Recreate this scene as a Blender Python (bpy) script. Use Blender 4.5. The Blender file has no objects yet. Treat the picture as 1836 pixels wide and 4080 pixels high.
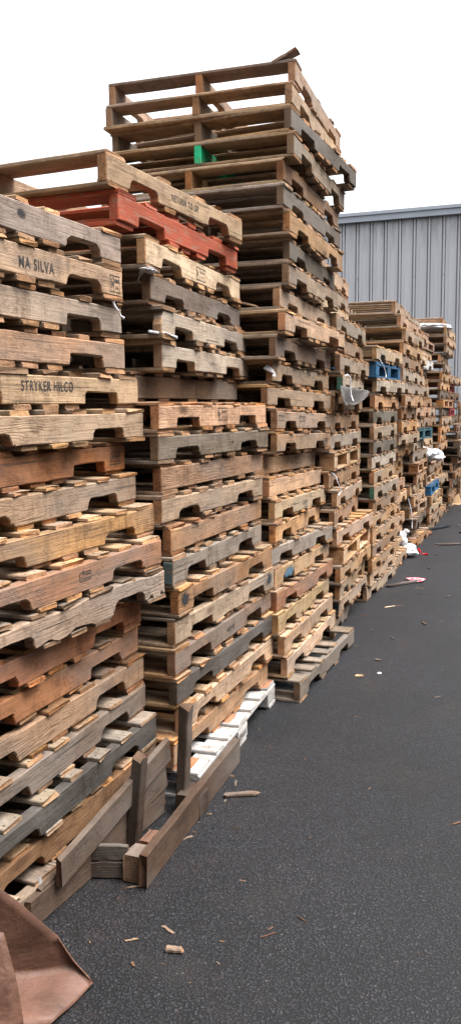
import bpy, bmesh, math, random
from mathutils import Vector, Matrix

# ------------------------------------------------------------------ scene, camera, world, sun
scene = bpy.context.scene
COL = scene.collection
CAM_H = 1.5246
PITCH = 0.11535
ROLL = -0.0081
F_PX = 3372.0
cam_d = bpy.data.cameras.new('camera')
cam_d.sensor_fit = 'VERTICAL'
cam_d.sensor_height = 36.0
cam_d.lens = 36.0 * F_PX / 4080.0
cam_d.clip_start = 0.05
cam_d.clip_end = 600.0
cam = bpy.data.objects.new('camera', cam_d)
COL.objects.link(cam)
cp, sp, cr, sr = math.cos(PITCH), math.sin(PITCH), math.cos(ROLL), math.sin(ROLL)
fwd = Vector((0, cp, -sp)); up0 = Vector((0, sp, cp)); rt0 = Vector((1, 0, 0))
rt = cr * rt0 + sr * up0
up = -sr * rt0 + cr * up0
M = Matrix.Identity(4)
for i in range(3):
    M[i][0] = rt[i]; M[i][1] = up[i]; M[i][2] = -fwd[i]
M[2][3] = CAM_H
cam.matrix_world = M
scene.camera = cam

SUN_AZ = math.radians(105)      # clockwise from +Y (camera heading), i.e. from the aisle side
SUN_EL = math.radians(64)
world = bpy.data.worlds.new('World')
scene.world = world
world.use_nodes = True
wn = world.node_tree
wn.nodes.clear()
wo = wn.nodes.new('ShaderNodeOutputWorld')
bg = wn.nodes.new('ShaderNodeBackground')
sky = wn.nodes.new('ShaderNodeTexSky')
sky.sky_type = 'NISHITA'
sky.sun_disc = False
sky.sun_elevation = SUN_EL
sky.sun_rotation = SUN_AZ
sky.air_density = 1.2
sky.dust_density = 6.0
sky.ozone_density = 1.0
hs = wn.nodes.new('ShaderNodeHueSaturation')      # closed cloud cover: nearly colourless light
hs.inputs['Saturation'].default_value = 0.16
hs.inputs['Value'].default_value = 1.0
wn.links.new(sky.outputs[0], hs.inputs['Color'])
# an overcast dome is brighter towards the zenith
geo = wn.nodes.new('ShaderNodeTexCoord'); sepw = wn.nodes.new('ShaderNodeSeparateXYZ')
mr = wn.nodes.new('ShaderNodeMapRange'); mulw = wn.nodes.new('ShaderNodeMix'); mulw.data_type = 'RGBA'; mulw.blend_type = 'MULTIPLY'; mulw.inputs[0].default_value = 1.0
wn.links.new(geo.outputs['Generated'], sepw.inputs[0]); wn.links.new(sepw.outputs[2], mr.inputs[0])
mr.inputs[1].default_value = 0.0; mr.inputs[2].default_value = 1.0; mr.inputs[3].default_value = 0.95; mr.inputs[4].default_value = 1.9
wn.links.new(hs.outputs[0], mulw.inputs[6]); wn.links.new(mr.outputs[0], mulw.inputs[7])
wn.links.new(mulw.outputs[2], bg.inputs['Color'])
bg.inputs['Strength'].default_value = 0.15
wn.links.new(bg.outputs[0], wo.inputs['Surface'])

sun_d = bpy.data.lights.new('sun', 'SUN')
sun_d.energy = 0.8
sun_d.angle = math.radians(28)
sun_d.color = (1.0, 0.97, 0.93)
sun = bpy.data.objects.new('sun', sun_d)
COL.objects.link(sun)
sd = Vector((math.sin(SUN_AZ) * math.cos(SUN_EL), math.cos(SUN_AZ) * math.cos(SUN_EL), math.sin(SUN_EL)))
sun.rotation_euler = sd.to_track_quat('Z', 'Y').to_euler()

vs = scene.view_settings
vs.view_transform = 'Standard'
vs.look = 'None'
vs.exposure = 1.3
vs.gamma = 1.0
try:
    vs.use_curve_mapping = False
except Exception:
    pass

R = random.Random(11)

# ------------------------------------------------------------------ materials
class NT:
    def __init__(s, name):
        s.m = bpy.data.materials.new(name)
        s.m.use_nodes = True
        s.t = s.m.node_tree
        s.t.nodes.clear()
        s.out = s.n('ShaderNodeOutputMaterial')
        s.b = s.n('ShaderNodeBsdfPrincipled')
        s.l(s.b.outputs[0], s.out.inputs['Surface'])
    def n(s, typ, **kw):
        nd = s.t.nodes.new(typ)
        for k, v in kw.items():
            setattr(nd, k, v)
        return nd
    def l(s, a, b):
        s.t.links.new(a, b)
    def val(s, sock, v):
        if isinstance(v, bpy.types.NodeSocket):
            s.l(v, sock)
        else:
            sock.default_value = v
    def math(s, op, a, b=0.0, c=None, clamp=False):
        nd = s.n('ShaderNodeMath', operation=op, use_clamp=clamp)
        s.val(nd.inputs[0], a); s.val(nd.inputs[1], b)
        if c is not None: s.val(nd.inputs[2], c)
        return nd.outputs[0]
    def mix(s, f, a, b, mode='MIX'):
        nd = s.n('ShaderNodeMix', data_type='RGBA', blend_type=mode)
        s.val(nd.inputs[0], f); s.val(nd.inputs[6], a); s.val(nd.inputs[7], b)
        return nd.outputs[2]
    def vmul(s, a, v):
        nd = s.n('ShaderNodeVectorMath', operation='MULTIPLY')
        s.val(nd.inputs[0], a); nd.inputs[1].default_value = v
        return nd.outputs[0]
    def vadd(s, a, b):
        nd = s.n('ShaderNodeVectorMath', operation='ADD')
        s.val(nd.inputs[0], a); s.val(nd.inputs[1], b)
        return nd.outputs[0]
    def noise(s, vec, scale=1.0, detail=3.0, rough=0.55, dist=0.0):
        nd = s.n('ShaderNodeTexNoise')
        s.l(vec, nd.inputs['Vector'])
        nd.inputs['Scale'].default_value = scale
        nd.inputs['Detail'].default_value = detail
        nd.inputs['Roughness'].default_value = rough
        nd.inputs['Distortion'].default_value = dist
        return nd.outputs[0]
    def ramp(s, f, pts):
        nd = s.n('ShaderNodeMapRange', clamp=True)
        s.l(f, nd.inputs[0])
        nd.inputs[1].default_value, nd.inputs[2].default_value, nd.inputs[3].default_value, nd.inputs[4].default_value = pts
        return nd.outputs[0]
    def bump(s, h, strength, dist, prev=None):
        nd = s.n('ShaderNodeBump')
        nd.inputs['Strength'].default_value = strength
        nd.inputs['Distance'].default_value = dist
        s.l(h, nd.inputs['Height'])
        if prev is not None: s.l(prev, nd.inputs['Normal'])
        return nd.outputs[0]

def c4(c): return (c[0], c[1], c[2], 1.0)

def wood_material(name, paint=0.0):
    T = NT(name)
    gc = T.n('ShaderNodeAttribute', attribute_name='gc').outputs['Vector']       # along the grain, across, through
    bv = T.n('ShaderNodeAttribute', attribute_name='bv').outputs['Fac']
    eg = T.n('ShaderNodeAttribute', attribute_name='eg').outputs['Fac']
    oi = T.n('ShaderNodeObjectInfo')
    base = oi.outputs['Color']
    # fine fibres
    fib = T.noise(T.vmul(gc, (5.0, 150.0, 150.0)), detail=3, rough=.6)
    # growth rings: bands across, bent by slow noise
    slow = T.noise(T.vmul(gc, (2.2, 11.0, 11.0)), detail=2)
    sep = T.n('ShaderNodeSeparateXYZ'); T.l(gc, sep.inputs[0])
    ph = T.math('ADD', T.math('MULTIPLY', sep.outputs[1], 520.0), T.math('MULTIPLY', slow, 75.0))
    ph = T.math('ADD', ph, T.math('MULTIPLY', sep.outputs[2], 190.0))
    ring = T.math('MULTIPLY_ADD', T.math('SINE', ph), .5, .5)
    ring = T.math('POWER', ring, 3.0)
    ringmask = T.ramp(T.noise(T.vmul(gc, (.9, 3.0, 3.0)), detail=1), (.50, .70, .05, 1.0))
    ring = T.math('MULTIPLY', ring, ringmask)
    # weather stains, mostly running down and along
    st = T.noise(T.vmul(gc, (3.5, 10.0, 10.0)), detail=6, rough=.68, dist=.5)
    st2 = T.noise(T.vmul(gc, (9.0, 30.0, 30.0)), detail=4, rough=.7)
    # knots
    vo = T.n('ShaderNodeTexVoronoi', feature='F1')
    T.l(T.vmul(gc, (2.2, 6.0, 6.0)), vo.inputs['Vector'])
    vo.inputs['Scale'].default_value = 1.0
    vo.inputs['Randomness'].default_value = 1.0
    knot = T.ramp(T.math('ADD', vo.outputs['Distance'], T.math('MULTIPLY', st2, .08)), (.10, .19, 1.0, 0.0))
    dark = T.mix(1.0, base, (.44, .36, .30, 1), 'MULTIPLY')
    lite = T.mix(1.0, base, (1.22, 1.2, 1.16, 1), 'MULTIPLY')
    col = T.mix(T.ramp(st, (.36, .64, 1.0, 0.0)), lite, T.mix(1.0, base, (.80, .77, .74, 1), 'MULTIPLY'))
    hsv = T.n('ShaderNodeHueSaturation')
    T.l(col, hsv.inputs['Color'])
    T.l(T.math('MULTIPLY_ADD', bv, .6, .70), hsv.inputs['Value'])
    if paint < .5:
        T.l(T.math('MULTIPLY_ADD', T.math('FRACT', T.math('MULTIPLY', bv, 7.3)), .32, .84), hsv.inputs['Saturation'])
        T.l(T.math('MULTIPLY_ADD', T.math('FRACT', T.math('MULTIPLY', bv, 3.7)), .012, .490), hsv.inputs['Hue'])
    col = hsv.outputs[0]
    if paint < .5:
        col = T.mix(T.math('MULTIPLY', ring, .30), col, T.mix(1.0, col, (.50, .38, .29, 1), 'MULTIPLY'))
        col = T.mix(T.math('MULTIPLY', T.ramp(fib, (.38, .62, 1.0, 0.0)), .17), col, T.mix(1.0, col, (.50, .46, .42, 1), 'MULTIPLY'))
        col = T.mix(T.math('MULTIPLY', knot, .8), col, (.07, .035, .018, 1))
        col = T.mix(T.math('MULTIPLY', T.ramp(st2, (.56, .72, 0.0, 1.0)), .62), col, T.mix(.35, dark, (.06, .05, .042, 1)))
        blot = T.noise(T.vmul(gc, (14.0, 16.0, 16.0)), detail=6, rough=.72)
        col = T.mix(T.math('MULTIPLY', T.ramp(blot, (.47, .68, 0.0, 1.0)), .66), col, T.mix(1.0, col, (.45, .40, .36, 1), 'MULTIPLY'))
        crk = T.noise(T.vmul(gc, (1.6, 95.0, 95.0)), detail=2, rough=.5)
        crm = T.noise(T.vmul(gc, (2.5, 5.0, 5.0)), detail=1)
        col = T.mix(T.math('MULTIPLY', T.math('MULTIPLY', T.ramp(crk, (.635, .665, 0.0, 1.0)), T.ramp(crm, (.45, .6, 0, 1))), .85), col, (.03, .021, .015, 1))
        drip = T.noise(T.vmul(gc, (38.0, 6.0, 6.0)), detail=4, rough=.6)
        dm = T.noise(T.vmul(gc, (2.0, 4.0, 4.0)), detail=2)
        col = T.mix(T.math('MULTIPLY', T.math('MULTIPLY', T.ramp(drip, (.50, .66, 0.0, 1.0)), T.ramp(dm, (.42, .6, 0, 1))), .55), col, T.mix(1.0, col, (.40, .36, .33, 1), 'MULTIPLY'))
        grey = T.noise(T.vmul(gc, (1.3, 3.0, 3.0)), detail=3)
        col = T.mix(T.math('MULTIPLY', T.ramp(grey, (.46, .66, 0, 1)), .52), col, (.165, .148, .132, 1))
        col = T.mix(T.math('MULTIPLY', eg, .75), col, T.mix(1.0, col, (1.0, .70, .45, 1), 'MULTIPLY'))
    else:
        wear = T.ramp(T.noise(T.vmul(gc, (12.0, 40.0, 40.0)), detail=6, rough=.7), (.53, .60, 0.0, 1.0))
        col = T.mix(T.math('MULTIPLY', T.ramp(fib, (.3, .6, 1.0, 0.0)), .35), col, T.mix(1.0, col, (.6, .58, .56, 1), 'MULTIPLY'))
        col = T.mix(T.math('MULTIPLY', wear, .62), col, (.20, .125, .085, 1))
    T.l(col, T.b.inputs['Base Color'])
    T.b.inputs['Roughness'].default_value = .82 if paint < .5 else .6
    T.b.inputs['Specular IOR Level'].default_value = .22
    h = T.math('ADD', T.math('MULTIPLY', fib, .8), T.math('MULTIPLY', st2, .7))
    h = T.math('SUBTRACT', h, T.math('MULTIPLY', ring, .35))
    h = T.math('SUBTRACT', h, T.math('MULTIPLY', T.ramp(blot, (.5, .7, 0, 1)), .6)) if paint < .5 else h
    T.l(T.bump(h, .75, .0035), T.b.inputs['Normal'])
    return T.m

WOOD = wood_material('weathered_wood')
PAINT = wood_material('painted_wood', 1.0)

def simple(name, col, rough=.7, spec=.3, nscale=20.0, var=.25, bump=.0, metal=0.0):
    T = NT(name)
    tc = T.n('ShaderNodeTexCoord').outputs['Object']
    f = T.noise(tc, nscale, 5, .6)
    c = T.mix(f, c4([x * (1 - var) for x in col]), c4([min(1, x * (1 + var)) for x in col]))
    T.l(c, T.b.inputs['Base Color'])
    T.b.inputs['Roughness'].default_value = rough
    T.b.inputs['Specular IOR Level'].default_value = spec
    T.b.inputs['Metallic'].default_value = metal
    if bump > 0: T.l(T.bump(f, .6, bump), T.b.inputs['Normal'])
    return T.m

NAIL = simple('rusty_nail', (.035, .022, .016), .6)
def ink_material():
    T = NT('stencil_ink')
    tc = T.n('ShaderNodeTexCoord').outputs['Object']
    f = T.noise(tc, 90, 4, .6)
    f2 = T.noise(tc, 300, 3, .6)
    T.l(T.mix(T.ramp(f, (.42, .7, 0, 1)), (.014, .011, .010, 1), (.07, .055, .045, 1)), T.b.inputs['Base Color'])
    T.b.inputs['Roughness'].default_value = .85
    # worn ink: lets the board show through where it flaked
    tr = T.n('ShaderNodeBsdfTransparent'); mx = T.n('ShaderNodeMixShader')
    T.l(T.ramp(f2, (.58, .72, .0, .40)), mx.inputs[0]); T.l(T.b.outputs[0], mx.inputs[1]); T.l(tr.outputs[0], mx.inputs[2])
    T.l(mx.outputs[0], T.out.inputs['Surface'])
    return T.m
INK = ink_material()
WHITEPL = simple('white_plastic', (.46, .46, .48), .35, .5, 30, .12, .01)
PLASTICFILM = simple('clear_film', (.55, .56, .58), .25, .6, 40, .3, .01)

def asphalt_material():
    T = NT('asphalt')
    tc = T.n('ShaderNodeTexCoord').outputs['Object']
    v1 = T.n('ShaderNodeTexVoronoi', feature='F1'); v1.inputs['Scale'].default_value = 118
    warp = T.n('ShaderNodeTexNoise'); T.l(tc, warp.inputs['Vector']); warp.inputs['Scale'].default_value = 60
    wv = T.vadd(tc, T.vmul(warp.outputs[1], (.012, .012, .012)))
    T.l(wv, v1.inputs['Vector'])
    v2 = T.n('ShaderNodeTexVoronoi', feature='F1'); v2.inputs['Scale'].default_value = 240; T.l(wv, v2.inputs['Vector'])
    sp1 = T.n('ShaderNodeSeparateColor'); T.l(v1.outputs['Color'], sp1.inputs[0])
    sp2 = T.n('ShaderNodeSeparateColor'); T.l(v2.outputs['Color'], sp2.inputs[0])
    stone = T.ramp(v1.outputs['Distance'], (.34, .56, 1, 0))
    pick = T.ramp(sp1.outputs[0], (.2, .95, .25, 1.0))
    f = T.math('MULTIPLY', stone, pick)
    col = T.mix(f, (.0042, .0043, .0052, 1), (.0325, .0332, .0385, 1))
    pale = T.math('MULTIPLY', T.math('MULTIPLY', T.ramp(sp1.outputs[1], (.97, .985, 0, 1)), stone), .7)
    col = T.mix(pale, col, (.060, .058, .058, 1))
    warm = T.math('MULTIPLY', T.math('MULTIPLY', T.ramp(sp2.outputs[1], (.972, .985, 0, 1)), T.ramp(v2.outputs['Distance'], (.3, .5, 1, 0))), .6)
    col = T.mix(warm, col, (.11, .072, .045, 1))
    big = T.noise(tc, .55, 4, .6)
    col = T.mix(1.0, col, T.mix(T.ramp(big, (.35, .65, 0, 1)), (.72, .72, .74, 1), (1.32, 1.28, 1.29, 1)), 'MULTIPLY')
    mid = T.noise(tc, 3.1, 5, .65)
    col = T.mix(T.math('MULTIPLY', T.ramp(mid, (.54, .74, 0, 1)), .28), col, (.038, .029, .024, 1))
    # brown wood dust trodden into the surface, in loose patches; a few dark oil spots; one hairline crack pattern
    dust = T.math('MULTIPLY', T.ramp(T.noise(tc, .8, 6, .7, .6), (.52, .66, 0, 1)), T.ramp(T.noise(tc, 38, 3, .6), (.45, .65, .1, 1)))
    col = T.mix(T.math('MULTIPLY', dust, .42), col, (.060, .036, .026, 1))
    oil = T.ramp(T.noise(tc, 1.9, 3, .5), (.66, .72, 0, 1))
    col = T.mix(T.math('MULTIPLY', oil, .5), col, (.007, .007, .008, 1))
    vc = T.n('ShaderNodeTexVoronoi', feature='DISTANCE_TO_EDGE'); vc.inputs['Scale'].default_value = .42
    wc = T.n('ShaderNodeTexNoise'); T.l(tc, wc.inputs['Vector']); wc.inputs['Scale'].default_value = 2.5; wc.inputs['Detail'].default_value = 6
    T.l(T.vadd(tc, T.vmul(wc.outputs[1], (.5, .5, .5))), vc.inputs['Vector'])
    crack = T.math('MULTIPLY', T.ramp(vc.outputs['Distance'], (.0008, .0022, 1, 0)), T.ramp(T.noise(tc, .9, 2), (.52, .6, 0, 1)))
    col = T.mix(T.math('MULTIPLY', crack, .6), col, (.004, .004, .004, 1))
    T.l(col, T.b.inputs['Base Color'])
    T.l(T.math('MULTIPLY_ADD', mid, .2, .52), T.b.inputs['Roughness'])
    T.b.inputs['Specular IOR Level'].default_value = .30
    h = T.math('ADD', T.math('MULTIPLY', stone, pick), T.math('MULTIPLY', sp2.outputs[0], .25))
    T.l(T.bump(h, .9, .005), T.b.inputs['Normal'])
    return T.m

def wall_material():
    T = NT('ribbed_cladding_paint')
    tc = T.n('ShaderNodeTexCoord').outputs['Object']
    streak = T.noise(T.vmul(tc, (5.0, 5.0, .35)), 1.0, 5, .65)
    fine = T.noise(T.vmul(tc, (40.0, 40.0, 1.5)), 1.0, 4, .6)
    sep = T.n('ShaderNodeSeparateXYZ'); T.l(tc, sep.inputs[0])
    topd = T.ramp(sep.outputs[2], (4.9, 5.6, 0, 1))
    col = T.mix(T.ramp(streak, (.3, .7, 0, 1)), (.350, .358, .378, 1), (.405, .41, .428, 1))
    drip = T.math('MULTIPLY', topd, T.ramp(T.noise(T.vmul(tc, (9.0, 9.0, .9)), 1.0, 5, .7), (.45, .62, 0, 1)))
    col = T.mix(T.math('MULTIPLY', drip, .65), col, (.10, .10, .105, 1))
    col = T.mix(T.math('MULTIPLY', T.ramp(fine, (.5, .7, 0, 1)), .2), col, (.18, .18, .19, 1))
    T.l(col, T.b.inputs['Base Color'])
    T.b.inputs['Roughness'].default_value = .5
    T.b.inputs['Specular IOR Level'].default_value = .35
    return T.m

def cardboard_material(name, a, b):
    T = NT(name)
    tc = T.n('ShaderNodeTexCoord').outputs['Object']
    f = T.noise(tc, 4.5, 6, .65, .4); g = T.noise(tc, 60, 4, .6)
    col = T.mix(T.ramp(f, (.35, .65, 0, 1)), c4(a), c4(b))
    col = T.mix(T.math('MULTIPLY', T.ramp(g, (.58, .7, 0, 1)), .25), col, c4([x * .45 for x in a]))
    T.l(col, T.b.inputs['Base Color'])
    T.b.inputs['Roughness'].default_value = .55
    T.b.inputs['Specular IOR Level'].default_value = .3
    T.l(T.bump(T.math('ADD', f, T.math('MULTIPLY', g, .15)), .5, .02), T.b.inputs['Normal'])
    return T.m

# ------------------------------------------------------------------ mesh helpers
class MB:
    def __init__(s):
        s.v = []; s.f = []; s.gc = []; s.bv = []; s.eg = []; s.mi = []
    def add(s, verts, faces, gc, bv=.5, eg=None, mi=0):
        o = len(s.v)
        s.v += [tuple(x) for x in verts]
        s.gc += [tuple(x) for x in gc]
        for k, f in enumerate(faces):
            s.f.append(tuple(i + o for i in f)); s.bv.append(bv); s.eg.append(eg[k] if eg else 0.0); s.mi.append(mi)
    def mesh(s, name, mats):
        me = bpy.data.meshes.new(name)
        me.from_pydata(s.v, [], s.f)
        a = me.attributes.new('gc', 'FLOAT_VECTOR', 'POINT')
        a.data.foreach_set('vector', [c for p in s.gc for c in p])
        a = me.attributes.new('bv', 'FLOAT', 'FACE'); a.data.foreach_set('value', s.bv)
        a = me.attributes.new('eg', 'FLOAT', 'FACE'); a.data.foreach_set('value', s.eg)
        for m in mats: me.materials.append(m)
        me.polygons.foreach_set('material_index', s.mi)
        me.update()
        return me

def link(name, data, parent=None, color=None):
    o = bpy.data.objects.new(name, data)
    COL.objects.link(o)
    if parent is not None: o.parent = parent
    if color is not None: o.color = (color[0], color[1], color[2], 1)
    return o

def tag(o, label, cat, group=None, kind=None):
    if label: o['label'] = label
    if cat: o['category'] = cat
    if group: o['group'] = group
    if kind: o['kind'] = kind
    return o

def board(mb, p, al, ac, at, L, w, t, rnd, seg=5, c=.003, jit=.0015, endj=.004, bow=0.0, bv=None, nails=None, mi=0, split=0.0):
    """plank from corner p running L along axis al, w across ac, t through at; every plank a little different"""
    al, ac, at, p = Vector(al), Vector(ac), Vector(at), Vector(p)
    off = Vector((rnd.uniform(0, 50), rnd.uniform(0, 50), rnd.uniform(0, 50)))
    if bv is None: bv = rnd.random()
    prof = [(c, 0), (w - c, 0), (w, c), (w, t - c), (w - c, t), (c, t), (0, t - c), (0, c)]
    vs_, gs = [], []
    wob = [rnd.uniform(-jit, jit) * 2 for _ in range(seg + 1)]
    wob2 = [rnd.uniform(-jit, jit) for _ in range(seg + 1)]
    wane = rnd.random() < .25
    for i in range(seg + 1):
        s_ = i / seg
        x = L * s_
        if i == 0: x += rnd.uniform(-endj, endj)
        if i == seg: x += rnd.uniform(-endj, endj)
        z0 = bow * 4 * s_ * (1 - s_)
        for k, (a, b) in enumerate(prof):
            e = 0
            if i in (0, seg) and split: e = rnd.uniform(-split, split)
            aa = a + (wob[i] if a > w / 2 else wob2[i])
            if wane and k in (4, 3): aa -= .006 * rnd.random()
            bb = b + rnd.uniform(-jit, jit) * .35
            vs_.append(p + al * (x + e) + ac * aa + at * (bb + z0))
            gs.append((x + off.x, a + off.y, b + off.z))
    fs, eg = [], []
    n = 8
    for i in range(seg):
        for k in range(n):
            fs.append((i * n + k, i * n + (k + 1) % n, (i + 1) * n + (k + 1) % n, (i + 1) * n + k)); eg.append(0)
    fs.append(tuple(range(n - 1, -1, -1))); eg.append(1.0)
    fs.append(tuple(seg * n + k for k in range(n))); eg.append(1.0)
    if (al.cross(ac)).dot(at) < 0:
        fs = [tuple(reversed(f)) for f in fs]
    mb.add(vs_, fs, gs, bv, eg, mi)
    if nails:
        for (x, a) in nails:
            r = rnd.uniform(.0030, .0042)
            cc = p + al * (x + rnd.uniform(-.006, .006)) + ac * (a + rnd.uniform(-.006, .006)) + at * (t + .0008)
            q = [cc + al * (r * math.cos(th)) + ac * (r * math.sin(th)) for th in [j * math.pi / 3 for j in range(6)]]
            f6 = [tuple(range(6))]
            if (al.cross(ac)).dot(at) < 0: f6 = [tuple(range(5, -1, -1))]
            mb.add(q, f6, [(0, 0, 0)] * 6, .5, [0], 1)

SLH = .089      # stringer height
def stringer(mb, x0, w, L, z0, H, rnd, notched=True, rough=.0012, splinter=0.0, bv=None, sq=False, brk=0.0):
    """notched side beam: outline in y,z swept from x0 to x0+w"""
    nd = rnd.uniform(.034, .042); c = .0035
    pts = []
    def run(y0, z0_, y1, z1_, n, j):
        for k in range(n):
            s_ = k / n
            pts.append((y0 + (y1 - y0) * s_, z0_ + (z1_ - z0_) * s_ + (rnd.uniform(-j, j) if k else 0)))
    lo = rough + splinter
    y = 0.0
    if notched:
        a0 = .152 + rnd.uniform(-.008, .008); a1 = a0 + .229
        b1 = L - .152 + rnd.uniform(-.008, .008); b0 = b1 - .229
        run(0, 0, a0, 0, 3, lo)
        for (s0, s1) in ((a0, a1), (b0, b1)):
            r = .012 if sq else rnd.uniform(.022, .034)
            pts.append((s0, 0))
            if splinter: pts.append((s0 + rnd.uniform(-.02, .02), nd * .5))
            for k in range(4):
                th = k / 3 * math.pi / 2
                pts.append((s0 + .006 + r * (1 - math.cos(th)) + rnd.uniform(-.003, .003), nd - r + r * math.sin(th) + rnd.uniform(-.002, .002)))
            pts.append(((s0 + s1) / 2, nd + rnd.uniform(-.002, .002)))
            for k in range(4):
                th = k / 3 * math.pi / 2
                pts.append((s1 - .006 - r * (1 - math.sin(th)) + rnd.uniform(-.003, .003), nd - r + r * math.cos(th) + rnd.uniform(-.002, .002)))
            ch = rnd.random() < .3
            if ch: pts.append((s1 + .004, rnd.uniform(.006, .014)))
            pts.append((s1 + (rnd.uniform(.006, .02) if ch else 0), 0))
            nx = b0 if s0 == a0 else L
            run(s1 + .024, 0, nx, 0, 9 if splinter else 5, lo)
    else:
        run(0, 0, L, 0, 12, lo)
    pts.append((L, 0))
    pts.append((L + rnd.uniform(-.003, .003), H * .5))
    n2 = 14
    for k in range(n2):
        pts.append((L - L * k / n2, H + (rnd.uniform(-lo * .6, lo * .6) if k else 0)))
    pts.append((0 + brk, H))
    if brk: pts.append((brk * .4, H * .66))
    pts.append((rnd.uniform(-.003, .003), H * .4))
    # remove near duplicates
    q = [pts[0]]
    for a in pts[1:]:
        if abs(a[0] - q[-1][0]) + abs(a[1] - q[-1][1]) > .0012: q.append(a)
    pts = q
    n = len(pts)
    inn = []
    for i in range(n):
        a, b, d = Vector(pts[i - 1]), Vector(pts[i]), Vector(pts[(i + 1) % n])
        e1 = (b - a).normalized(); e2 = (d - b).normalized()
        nn = Vector((-e1.y - e2.y, e1.x + e2.x))
        nn = nn.normalized() if nn.length > 1e-6 else Vector((-e1.y, e1.x))
        inn.append(b + nn * c)
    off = Vector((rnd.uniform(0, 50), rnd.uniform(0, 50), rnd.uniform(0, 50)))
    if bv is None: bv = rnd.random()
    V, G = [], []
    bend = rnd.uniform(-.0004, .0004)
    for (x, ring) in ((x0, inn), (x0 + c, pts), (x0 + w - c, pts), (x0 + w, inn)):
        for pnt in ring:
            s_ = pnt[0] / L
            V.append((x + bend * 4 * s_ * (1 - s_), pnt[0], z0 + pnt[1]))
            G.append((pnt[0] + off.x, pnt[1] + off.y, x - x0 + off.z))
    F, E = [], []
    for r_ in range(3):
        for i in range(n):
            j = (i + 1) % n
            F.append((r_ * n + i, r_ * n + j, (r_ + 1) * n + j, (r_ + 1) * n + i))
            dy = abs(pts[j][0] - pts[i][0]); dz = abs(pts[j][1] - pts[i][1])
            E.append(1.0 if dz > dy * 2 else 0.0)
    F.append(tuple(range(n))); E.append(0)
    F.append(tuple(3 * n + i for i in range(n - 1, -1, -1))); E.append(0)
    F = [tuple(reversed(f)) for f in F]
    mb.add(V, F, G, bv, E)

# base (albedo) colours
PAL = dict(
 tan=(.46, .335, .225), cream=(.55, .435, .31), yellow=(.58, .42, .275), lightorange=(.56, .36, .215), orange=(.46, .235, .135),
 pink=(.45, .32, .24), redbrown=(.35, .185, .105), brown=(.33, .215, .135), darkbrown=(.16, .105, .07), greytan=(.38, .31, .245),
 grey=(.30, .265, .23), lightgrey=(.40, .37, .33), darkgrey=(.155, .14, .125), mauve=(.47, .385, .345), charcoal=(.105, .098, .095),
 purplegrey=(.235, .20, .19), lilac=(.41, .375, .36), red=(.30, .066, .032), blue=(.010, .080, .175), teal=(.012, .060, .080),
 white=(.40, .392, .388), green=(.01, .30, .14), darkgreen=(.03, .10, .07), maroon=(.20, .022, .03), golden=(.48, .325, .20), ochre=(.42, .305, .21), bark=(.36, .265, .20), slate=(.11, .16, .17))
for _k in PAL:
    if _k not in ('red', 'blue', 'teal', 'white', 'green', 'darkgreen', 'maroon'):
        _c = PAL[_k]; _m = sum(_c) / 3
        if _k in ('grey', 'lightgrey', 'lilac', 'purplegrey', 'mauve', 'greytan', 'darkgrey'): _c = tuple(x * .8 + y * .2 * _m / .34 for x, y in zip(_c, (.46, .335, .225)))
        PAL[_k] = tuple((_m + (x - _m) * 1.08) * .665 * w_ for x, w_ in zip(_c, (1.02, .975, .90)))
WORD = dict(tan='tan', cream='pale cream', yellow='pale yellow', lightorange='light orange', orange='orange-brown', pink='pinkish tan',
 redbrown='reddish brown', brown='brown', darkbrown='dark brown', greytan='greyish tan', grey='grey', lightgrey='light grey',
 darkgrey='dark grey', mauve='mauve-grey', charcoal='charcoal grey', purplegrey='purple-grey', lilac='lilac-grey', red='red painted',
 blue='blue painted', teal='teal painted', white='white painted', green='green', maroon='maroon painted', golden='golden', bark='bark-brown', slate='slate blue', ochre='ochre')

def shade(c, k): return tuple(min(.95, x * k) for x in c)
def blend(a, b, t): return tuple(x * (1 - t) + y * t for x, y in zip(a, b))

L_, W_ = 1.219, 1.016
LAT = Vector((-1, 0, 0))
POOL = {}

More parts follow.
